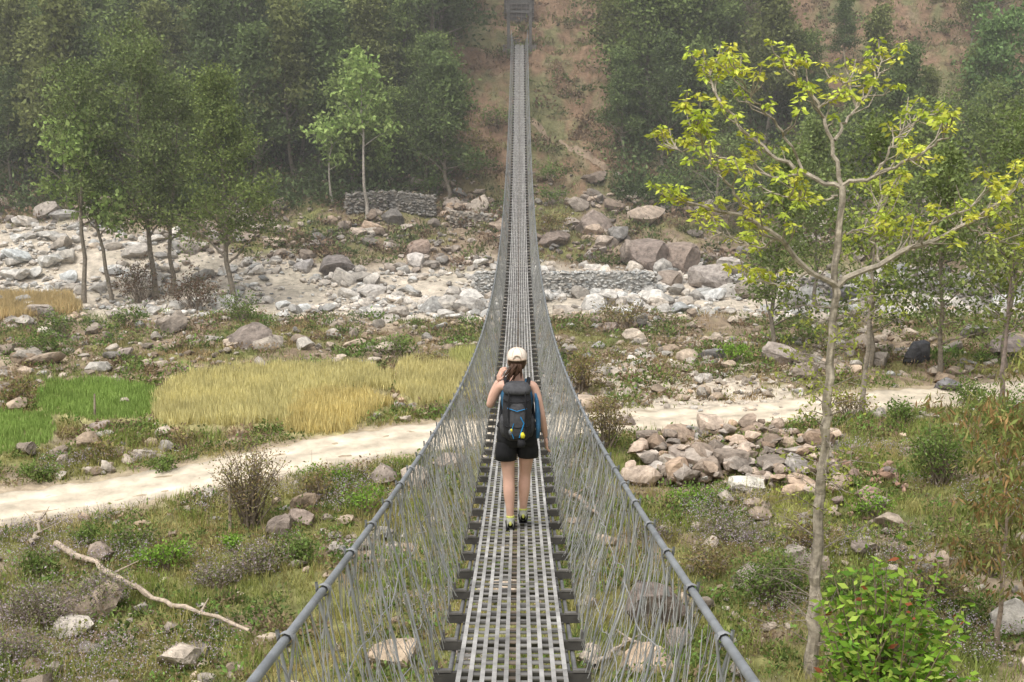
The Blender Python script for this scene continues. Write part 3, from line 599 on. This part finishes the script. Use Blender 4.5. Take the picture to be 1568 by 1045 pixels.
# hill path
path = np.array([site(a, b, h0) for a, b in [(806,185),(835,205),(870,235),(910,248),(960,262)]])
s = np.linspace(0, len(path)-1, 60); pxx = np.interp(s, range(len(path)), path[:, 0]); pyy = np.interp(s, range(len(path)), path[:, 1])
b = Buf(); PV = np.stack([np.stack([pxx, pyy-.2, H(pxx, pyy-.2)+.06], -1), np.stack([pxx, pyy+.2, H(pxx, pyy+.2)+.08], -1)], 1).reshape(-1, 3)
i = np.arange(59)*2; b.add((PV, np.stack([i, i+2, i+3, i+1], -1)), 0, (.33, .25, .18)); b.make('footpath', [M_road])
# ------------------------------------------------------------------ bridge
BY0, BY1 = -1.5, 112.0
def bx(y): return -.04+.0055*y
def bz(y): return CAMZ-1.95-.2292*y+.00212*y*y
bridge = bpy.data.objects.new('suspension_footbridge', None); sc.collection.objects.link(bridge)
M_steel = mat('galvanised_steel', None, .55, 0, 5, .3, 0, metal=.3, spec=.4)
M_dark = mat('weathered_steel', None, .7, 0, 8, .3, 0, metal=.3)
def bridge_part(name, b, m, smooth=False):
    V = np.concatenate(b.V); V = np.stack([V[:, 0]+bx(V[:, 1]), V[:, 1], V[:, 2]+bz(V[:, 1])], -1); b.V = [V]
    o = b.make(name, [m], smooth); o.parent = bridge; return o
rng = np.random.default_rng(99)
b = Buf(); nb = 10; bw = .026; pitch = .0665; xsb = (np.arange(nb)-(nb-1)/2)*pitch
seg = np.arange(BY0, BY1, .5)
for xb in xsb:
    C = np.stack([np.full(len(seg), xb), seg+.25, rng.normal(size=len(seg))*.0015], -1)
    V, F = boxes(C, (bw, .498, .008)); c = np.repeat(rng.uniform(.30, .50, len(seg)), 8)[:, None]*np.array([1, .97, .92])*(1.12-.26*np.exp(-(xb/.12)**2)); b.add((V, F), 0, c)
for k in range(nb-1):
    xl = (xsb[k]+xsb[k+1])/2; yl = np.arange(BY0+(.085 if k % 2 else 0), BY1, .17)
    C = np.stack([np.full(len(yl), xl), yl, np.full(len(yl), -.006)], -1)
    base = rng.uniform(.17, .34, len(yl))
    c = base[:, None]*np.array([1, .96, .90])
    if k in (4,): c = c*np.array([.7, .58, .48])
    V, F = boxes(C, (pitch-bw+.004, .058, .008)); b.add((V, F), 0, np.repeat(c, 8, 0))
bridge_part('deck_grating', b, M_steel)
b = Buf(); yb = np.arange(BY0, BY1, .75)
V, F = boxes(np.stack([0*yb, yb, 0*yb-.04], -1), (.90, .05, .06)); b.add((V, F), 0, (.08, .075, .07))
for yo in (.25, .5):
    V, F = boxes(np.stack([0*yb, yb+yo, 0*yb-.016], -1), (.66, .035, .012)); b.add((V, F), 0, (.12, .115, .105))
for sd in (-1, 1):
    b.add(boxes(np.stack([0*yb+sd*.395, yb, 0*yb-.005], -1), (.10, .05, .02)), 0, (.18, .17, .16))
    b.add(boxes(np.stack([0*yb+sd*.43, yb, 0*yb+.02], -1), (.014, .045, .07)), 0, (.12, .115, .11))
bridge_part('cross_beams', b, M_dark)
yy = np.arange(BY0-2, BY1+.1, .5)
HX = .62
def hz(y): return 1.10+0*y
b = Buf()
for sd in (-1, 1):
    b.add(tube(np.stack([0*yy+sd*HX, yy, hz(yy)], -1), .014, 8), 0, (.27, .285, .30))
    for xo in (.33, .37): b.add(tube(np.stack([0*yy+sd*xo, yy, 0*yy-.09], -1), .015, 6), 0, (.22, .22, .22))
bridge_part('main_cables', b, M_steel, True)
b = Buf()
for y in np.arange(BY0, BY1, .75):
    for sd in (-1, 1):
        P = np.array([[sd*(HX+.020), y-.02, 1.13], [sd*(HX+.018), y, 1.08], [sd*(.54+rng.normal()*.015), y+rng.normal()*.04, .6], [sd*(.47+rng.normal()*.015), y+rng.normal()*.03, .25], [sd*.435, y, -.02]])
        b.add(tube(P, .006, 5), 0, (.34, .35, .36))
        b.add(tube([[sd*HX, y-.022, 1.10], [sd*HX, y+.022, 1.10]], .022, 8), 0, (.36, .37, .38))
        b.add(tube([[sd*(HX-.024), y, 1.115], [sd*(HX-.012), y+.01, 1.02], [sd*(HX+.01), y+.015, .92]], .005, 5), 0, (.36, .37, .38))
bridge_part('hanger_rods', b, M_steel, True)
b = Buf()
for sd in (-1, 1):
    for fam in (-1, 1):
        for y in np.arange(BY0, BY1, .12):
            if y > 60 and int(y*8) % 2: continue
            h = np.array([1.09, .92, .76, .6, .45, .3, .15, .0]); f = 1-h/1.09
            lean = fam*(.28+rng.normal()*.13); ph = rng.uniform(0, 6.28)
            bul = .045*math.sin(y*1.3+fam)+.03
            xx = HX+(.43-HX)*f+bul*np.sin(math.pi*f)+rng.normal(size=8)*.016
            yv = y+lean*f+.05*np.sin(h*16+ph)*np.sin(math.pi*f)+rng.normal(size=8)*.016
            b.add(tube(np.stack([sd*xx, yv, h], -1), .0021, 3), 0, np.array([.42, .42, .41])*rng.uniform(.55, 1.15))
bridge_part('side_wire_mesh', b, M_steel)
b = Buf()
for sd in (-1, 1):
    for hh, xo in ((.36, .50), (.72, .56)):
        yv = np.arange(BY0, BY1, .2); b.add(tube(np.stack([sd*(xo+rng.normal(size=len(yv))*.012), yv, hh+.03*np.sin(yv*4)+rng.normal(size=len(yv))*.012], -1), .0028, 4), 0, (.36, .36, .36))
bridge_part('side_line_wires', b, M_steel)
# far tower
b = Buf(); tx = bx(112); tz = bz(112)
for sd in (-1, 1):
    for dy in (0, 1.2):
        b.add(boxes([[tx+sd*.85, 112.5+dy, tz+.6]], (.22, .22, 5.4)), 0, (.16, .15, .14))
    b.add(boxes([[tx+sd*.85, 113.1, tz+z] for z in (0, 1.1, 2.2, 3.2)], (.12, 1.0, .12)), 0, (.16, .15, .14))
b.add(boxes([[tx, 112.4, tz+3.25], [tx, 113.8, tz+3.25], [tx, 112.4, tz+2.5]], (1.9, .14, .16)), 0, (.14, .135, .13))
b.add(boxes([[tx, 114.1, tz-.9]], (2.6, 3.2, 1.75)), 0, (.2, .18, .16))
for i_ in range(7): b.add(boxes([[tx, 115+i_*.34, tz+.1+i_*.19]], (1.7, .4, .2)), 0, (.2, .18, .165))
for z in np.arange(.3, 3.2, .22): b.add(boxes([[tx-.85, 113.1, tz+z], [tx+.85, 113.1, tz+z]], (.03, 1.2, .03)), 0, (.15, .15, .14))
o = b.make('far_portal_tower', [M_dark]); o.parent = bridge
b = Buf(); b.add(boxes([[tx, 118.2, tz+2.2]], (2.4, .5, 5.0)), 0, (.13, .12, .115))
for q in range(14): b.add(boxes([[tx, 117.92, tz+.1+q*.34]], (2.45, .12, .05)), 0, (.22, .2, .18))
for q in range(6): b.add(boxes([[tx-1+q*.4, 117.91, tz+2.3]], (.04, .12, 4.6)), 0, (.22, .2, .18))
o = b.make('far_anchor_block', [M_dark]); o.parent = bridge
# ------------------------------------------------------------------ hiker
hiker = bpy.data.objects.new('woman_hiker', None); sc.collection.objects.link(hiker)
HY = 12.4; hiker.location = (.045, HY, bz(HY)+.006)
def hm(n, c, r=.7, **k): return mat(n, c, r, **k)
M_skin = hm('skin', (.60, .37, .28), .5, ns=8, na=.08); M_black = hm('black_shorts', (.016, .016, .018), .85, ns=20, na=.3); M_top = hm('blue_top', (.04, .13, .24), .8, ns=20, na=.2)
M_pack = hm('pack_fabric', (.030, .030, .033), .8, ns=25, na=.35); M_pack2 = hm('pack_grey', (.066, .066, .07), .8, ns=25, na=.3); M_cap = hm('cap_cream', (.76, .66, .56), .85, ns=30, na=.06); M_hair = hm('hair', (.06, .03, .017), .6, ns=40, na=.5)
M_shoe = hm('shoe_grey', (.3, .3, .25), .8, ns=30, na=.3); M_lime = hm('shoe_lime', (.5, .52, .12), .7); M_blue = hm('blue_strap', (.02, .22, .5), .6); M_yel = hm('yellow_tag', (.7, .62, .04), .6); M_sock = hm('sock', (.35, .34, .33), .9); M_face = hm('eye', (.02, .015, .01), .3); M_lip = hm('lip', (.4, .12, .1), .5); M_strap = hm('strap_black', (.015, .015, .017), .8)
def hp(name, b, mats, smooth=True, sub=0):
    o = b.make(name, mats, smooth); o.parent = hiker
    return o
J = [((0, 0, .92), .125, .10), ((0, 0, 1.05), .105, .08), ((0, .005, 1.2), .12, .085), ((0, 0, 1.33), .11, .07), ((0, .005, 1.40), .055, .055), ((0, .015, 1.47), .05, .05), ((0, .02, 1.53), .055, .06),
 ((-.085, 0, .84), .088, .088), ((-.088, -.005, .68), .076, .076), ((-.076, -.005, .49), .054, .056), ((-.072, -.035, .36), .058, .060), ((-.064, -.04, .20), .039, .039), ((-.06, -.03, .09), .033, .035),
 ((.085, .01, .84), .088, .088), ((.086, .05, .68), .076, .076), ((.074, .11, .49), .054, .056), ((.068, .10, .36), .058, .060), ((.06, .12, .20), .039, .039), ((.056, .15, .09), .033, .035),
 ((-.15, 0, 1.355), .052, .05), ((-.205, .03, 1.24), .042, .042), ((-.25, .06, 1.13), .036, .036), ((-.225, .10, 1.24), .034, .034), ((-.175, .13, 1.36), .023, .022),
 ((.15, 0, 1.355), .052, .05), ((.19, -.02, 1.22), .042, .042), ((.222, -.03, 1.08), .036, .036), ((.242, .0, .97), .034, .034), ((.262, .04, .85), .023, .022)]
E = [(0,1),(1,2),(2,3),(3,4),(4,5),(5,6),(0,7),(7,8),(8,9),(9,10),(10,11),(11,12),(0,13),(13,14),(14,15),(15,16),(16,17),(17,18),(3,19),(19,20),(20,21),(21,22),(22,23),(3,24),(24,25),(25,26),(26,27),(27,28)]
me = bpy.data.meshes.new('body'); me.from_pydata([j[0] for j in J], E, []); me.materials.append(M_skin)
bo = bpy.data.objects.new('body', me); sc.collection.objects.link(bo); bo.parent = hiker
sk = bo.modifiers.new('skin', 'SKIN'); sk.use_smooth_shade = True
for i_, j_ in enumerate(J): me.skin_vertices[0].data[i_].radius = (j_[1], j_[2]); me.skin_vertices[0].data[i_].use_root = (i_ == 0)
ss = bo.modifiers.new('s', 'SUBSURF'); ss.levels = 2; ss.render_levels = 2
# head with face
b = Buf(); hc = np.array([0, .03, 1.57]); V, F = ellip(hc, (.074, .092, .108), 24, 16)
l = V-hc; V[:, 0] *= np.where(l[:, 2] < 0, 1+l[:, 2]*1.6, 1); V[:, 1] += np.where((l[:, 2] < -.04) & (l[:, 1] > 0), .008, 0)
b.add((V, F), 0); b.add(ellip(hc+[0, .093, -.012], (.012, .018, .026), 10, 8), 0)
for sd in (-1, 1):
    b.add(ellip(hc+[sd*.074, -.004, -.012], (.011, .02, .031), 10, 8), 0); b.add(ellip(hc+[sd*.029, .082, .008], (.014, .008, .008), 10, 6), 1)
b.add(ellip(hc+[0, .084, -.052], (.024, .010, .008), 10, 6), 2); hp('head', b, [M_skin, M_face, M_lip])
# hair: skull cap + pony tail, wisps
b = Buf(); V, F = ellip(hc+[0, -.018, .0], (.082, .088, .104), 20, 14); V[:, 2] = np.maximum(V[:, 2], 1.505); b.add((V, F), 0)
rg = np.random.default_rng(4)
for q in range(16):
    a = rg.uniform(-.05, .04); p = np.array([a, -.085+rg.normal()*.01, 1.56]); e = p+np.array([-.04+rg.normal()*.025, -.01+rg.normal()*.02, -rg.uniform(.08, .16)])
    m_ = (p+e)/2+np.array([rg.normal()*.012, -.03, 0]); b.add(tube([p, m_, e], [.016, .013, .003], 6), 0)
hp('hair', b, [M_hair])
# cap
b = Buf(); cz = 1.60; rings = [[0, .022, cz-.012+.0, .090, .104]]
for i_ in range(1, 9):
    p = i_/8*math.pi/2; rings.append([0, .022, cz+.092*math.sin(p), max(.091*math.cos(p)**.75, .002), max(.105*math.cos(p)**.75, .002)])
b.add(loft(rings, 24, 2.1, False), 0)
n = 13; top = []; 
for i_ in range(n):
    a = math.pi*(i_/(n-1)); top.append([[.088*math.cos(a), .022+.10*math.sin(a), cz-.006], [.084*math.cos(a), .022+.17*math.sin(a)+.0, cz-.004-.012*abs(math.cos(a))], [.080*math.cos(a), .022+.195*math.sin(a), cz-.014]])
V = np.array(top).reshape(-1, 3); i_ = np.arange(n-1)[:, None]*3; j_ = np.arange(2)[None]; b.add((V, np.stack([i_+j_, i_+3+j_, i_+4+j_, i_+1+j_], -1).reshape(-1, 4)), 0)
b.add(ellip((0, .022, cz+.093), (.009, .009, .006), 8, 6), 0)
a = np.linspace(math.pi*1.2, math.pi*1.8, 9); b.add(tube(np.stack([.093*np.cos(a), .022+.107*np.sin(a), 0*a+cz-.002], -1), .010, 6), 1)
a = np.linspace(0, math.pi, 11); b.add(tube(np.stack([.034*np.cos(a), 0*a-.083, cz+.004+.036*np.sin(a)], -1), .006, 5), 1)
for aa in np.linspace(0, math.pi, 4)[:-1]:
    p = np.linspace(.15, math.pi-.15, 13); rr = np.abs(np.cos(p))**.75*np.sign(np.cos(p)); b.add(tube(np.stack([.0925*rr*math.cos(aa), .022+.1065*rr*math.sin(aa), cz+.0935*np.sin(p)], -1), .002, 4), 1)
hp('cap', b, [M_cap, hm('cap_band', (.45, .34, .26))])
# top, shorts
b = Buf(); b.add(loft([[0, 0, .93, .150, .112], [0, 0, 1.0, .134, .1], [0, 0, 1.08, .125, .095], [0, .005, 1.18, .140, .105], [0, .005, 1.27, .150, .105], [0, 0, 1.33, .135, .09], [0, 0, 1.372, .10, .07]], 24, 2.3), 0)
for sd in (-1, 1): b.add(tube([[sd*.075, -.075, 1.30], [sd*.085, -.03, 1.395], [sd*.085, .03, 1.392], [sd*.075, .085, 1.30]], .016, 8), 0)
hp('tank_top', b, [M_top])
b = Buf(); b.add(loft([[0, 0, .80, .175, .12], [0, -.005, .86, .186, .132], [0, -.005, .92, .178, .128], [0, 0, .98, .152, .112], [0, 0, 1.0, .148, .108]], 28, 2.4), 0)
b.add(loft([[-.100, -.008, .665, .099, .1], [-.098, -.006, .74, .100, .108], [-.090, -.004, .82, .094, .115], [-.08, 0, .88, .085, .11]], 22, 2.2), 0)
b.add(loft([[.100, .045, .675, .097, .1], [.098, .034, .74, .100, .108], [.092, .015, .82, .094, .115], [.08, 0, .88, .085, .11]], 22, 2.2), 0)
hp('shorts', b, [M_black])
# shoes & socks
def shoe(cx, cy, heel, nm):
    b = Buf(); zz = heel
    prof = [(-.055, .024, .032), (-.045, .034, .05), (0, .036, .058), (.05, .037, .05), (.1, .042, .038), (.15, .042, .032), (.185, .033, .026), (.2, .012, .014)]
    V = []; k = 16
    for (yy_, hw, hh) in prof:
        for q in range(k):
            a = 2*math.pi*q/k; lift = zz*max(0, (.14-yy_)/.2); V.append([cx+hw*math.cos(a), cy+yy_, .02+lift+hh+hh*math.sin(a)*(1 if math.sin(a) > 0 else .98)])
    F = [[r*k+q, r*k+(q+1) % k, (r+1)*k+(q+1) % k, (r+1)*k+q] for r in range(len(prof)-1) for q in range(k)]; b.add((V, F), 0)
    V = np.array(V); Vs = V.copy().reshape(len(prof), k, 3)
    for r, (yy_, hw, hh) in enumerate(prof):
        lift = zz*max(0, (.14-yy_)/.2); Vs[r, :, 0] = cx+(Vs[r, :, 0]-cx)*1.12; Vs[r, :, 2] = lift+np.where(Vs[r, :, 2] > .02+lift+hh, .032, .0)
    b.add((Vs.reshape(-1, 3), F), 1); lf = zz*.8
    b.add(ellip((cx, cy-.052, .07+lf), (.014, .010, .022), 8, 6), 2)
    b.add(loft([[cx, cy+.0, .08+lf, .042, .048], [cx, cy-.0, .115+lf, .041, .045]], 14, 2.0), 0)
    b.add(loft([[cx, cy, .11+lf, .037, .041], [cx, cy-.003, .135+lf, .037, .04]], 14, 2.0), 2)
    hp(nm, b, [M_shoe, M_strap, M_lime, M_sock])
shoe(-.06, -.035, .0, 'left_shoe'); shoe(.058, .14, .015, 'right_shoe')
# hands
def hand(w, d, side, curl, nm, s=1.0):
    """w wrist, d pointing dir, side = palm lateral dir (towards thumb)"""
    b = Buf(); w = np.array(w, float); d = nrm(np.array(d, float)); side = np.array(side, float); side = nrm(side-d*(side@d)); nr = np.cross(d, side)
    V, F = ellip((0, 0, 0), (.040, .017, .052), 14, 10); Q = w+d*.05+V[:, :1]*side+V[:, 1:2]*nr+V[:, 2:3]*d; b.add((Q, F), 0)
    for i_, (off, L) in enumerate([(.027, .072), (.009, .080), (-.009, .075), (-.027, .058)]):
        p = w+d*.085+side*off; pts = [p-d*.02, p]; a = curl*.3
        for seg_ in (.45, .32, .23): dd = d*math.cos(a)+nr*math.sin(a); pts.append(pts[-1]+dd*L*seg_); a += curl
        b.add(tube(pts, [.0095, .0095, .009, .008, .004], 8), 0)
    p = w+d*.03+side*.03; b.add(tube([p-side*.01, p+side*.02+d*.02, p+side*.028+d*.045+nr*.01, p+side*.024+d*.066+nr*.018], [.012, .012, .010, .005], 8), 0)
    hp(nm, b, [M_skin])
hand((.262, .04, .855), (.08, .12, -1), (-.2, 1, 0), .45, 'right_hand')
hand((-.175, .13, 1.355), (.35, -.15, 1), (.5, -1, 0), .5, 'left_hand')
# backpack
b = Buf(); by = -.18
b.add(loft([[0, by, .90, .085, .06], [0, by, .93, .115, .085], [0, by-.01, 1.02, .125, .10], [0, by-.01, 1.15, .130, .10], [0, by, 1.27, .126, .095], [0, by+.01, 1.34, .114, .08], [0, by+.02, 1.38, .10, .06]], 28, 3.0), 0)
b.add(loft([[0, by+.01, 1.325, .115, .10], [0, by, 1.345, .126, .112], [0, by, 1.375, .124, .108], [0, by+.01, 1.405, .10, .085], [0, by+.015, 1.42, .07, .05]], 28, 2.8), 1)
b.add(loft([[0, by-.08, .93, .06, .025], [0, by-.09, .97, .078, .036], [0, by-.095, 1.1, .084, .036], [0, by-.09, 1.2, .075, .03], [0, by-.08, 1.25, .055, .018]], 24, 3.0), 1)
for sd in (-1, 1):
    b.add(loft([[sd*.108, by+.01, .93, .028, .05], [sd*.122, by, .99, .033, .062], [sd*.126, by, 1.08, .030, .06], [sd*.12, by, 1.12, .023, .05]], 18, 2.5), 1 if sd < 0 else 0)
    b.add(tube([[sd*.07, by-.095, 1.36], [sd*.075, by-.12, 1.3], [sd*.075, by-.125, 1.15], [sd*.068, by-.11, .95]], .007, 6), 2)
    b.add(tube([[sd*.08, by+.07, 1.31], [sd*.10, -.06, 1.395], [sd*.105, .0, 1.41], [sd*.11, .08, 1.34], [sd*.13, .1, 1.2], [sd*.15, 0, 1.05], [sd*.12, by+.07, .98]], .018, 8), 2)
    b.add(tube([[sd*.11, by+.06, .95], [sd*.165, -.05, .99], [sd*.14, .11, 1.0], [0, .135, .995]], .02, 8), 2)
for zc in (1.28, 1.05): b.add(tube([[.12, by-.06, zc], [.09, by-.115, zc-.005], [0, by-.132, zc-.012], [-.09, by-.115, zc-.005], [-.12, by-.06, zc]], .006, 6), 2)
b.add(tube([[.085, by-.115, 1.21], [0, by-.134, 1.19], [-.085, by-.115, 1.215]], .004, 6), 3)
b.add(tube([[.03, by-.134, 1.14], [.06, by-.13, 1.08], [.042, by-.135, 1.02], [.02, by-.13, .95]], .006, 6), 3)
b.add(tube([[-.03, by-.134, 1.08], [-.05, by-.13, 1.0], [-.03, by-.13, .94]], .004, 6), 3)
b.add(loft([[.05, by-.14, .95, .016, .011], [.05, by-.142, .975, .021, .014], [.046, by-.138, 1.0, .011, .01]], 10, 2.2), 4)
b.add(ellip((-.05, by-.138, 1.02), (.010, .007, .014), 10, 6), 4)
b.add(loft([[.035, by-.12, .86, .03, .025], [.04, by-.125, .89, .036, .03], [.035, by-.12, .93, .03, .026]], 14, 2.2), 2)
b.add(ellip((-.055, by-.12, 1.0), (.020, .018, .03), 12, 8), 5)
hp('backpack', b, [M_pack, M_pack2, M_strap, M_blue, M_yel, hm('pouch_light', (.17, .18, .19), .8)])
b = Buf(); b.add(loft([[.185, -.14, .90, .016, .025], [.19, -.13, 1.0, .022, .032], [.185, -.12, 1.12, .024, .036], [.175, -.11, 1.24, .018, .03], [.165, -.11, 1.3, .010, .02]], 16, 2.1), 0); hp('hanging_jacket', b, [M_top])
# ------------------------------------------------------------------ valley haze (a real, thin volume of air)
hz_m = bpy.data.materials.new('valley_haze'); hz_m.use_nodes = True; N = hz_m.node_tree.nodes; N.remove(N['Principled BSDF'])
vs = N.new('ShaderNodeVolumeScatter'); vs.inputs['Color'].default_value = (1, .99, .97, 1); vs.inputs['Density'].default_value = .0024; vs.inputs['Anisotropy'].default_value = .1
hz_m.node_tree.links.new(vs.outputs[0], N['Material Output'].inputs['Volume'])
V, F = boxes([[0, 145, 15]], (400, 180, 75)); build('valley_haze', V, F, [hz_m])
# ------------------------------------------------------------------ light
w = bpy.data.worlds.new('World'); sc.world = w; w.use_nodes = True; nt = w.node_tree; bg = nt.nodes['Background']
sky = nt.nodes.new('ShaderNodeTexSky'); sky.sky_type = 'NISHITA'; sky.sun_disc = False; sky.sun_elevation = R(62); sky.sun_rotation = R(215); sky.dust_density = 6; sky.air_density = 1.2; sky.ozone_density = 1
hs = nt.nodes.new('ShaderNodeHueSaturation'); hs.inputs['Saturation'].default_value = .22; hs.inputs['Value'].default_value = 1.3; nt.links.new(sky.outputs[0], hs.inputs['Color']); nt.links.new(hs.outputs[0], bg.inputs[0]); bg.inputs[1].default_value = .15
sd = bpy.data.lights.new('sun', 'SUN'); so = bpy.data.objects.new('sun', sd); sc.collection.objects.link(so)
sd.energy = 1.5; sd.angle = R(40); sd.color = (1, .95, .88)
az = R(215); el = R(62); dv = Vector((math.sin(az)*math.cos(el), math.cos(az)*math.cos(el), math.sin(el))); so.rotation_euler = dv.to_track_quat('Z', 'Y').to_euler()
sc.view_settings.view_transform = 'Standard'; sc.view_settings.look = 'None'; sc.view_settings.exposure = 0
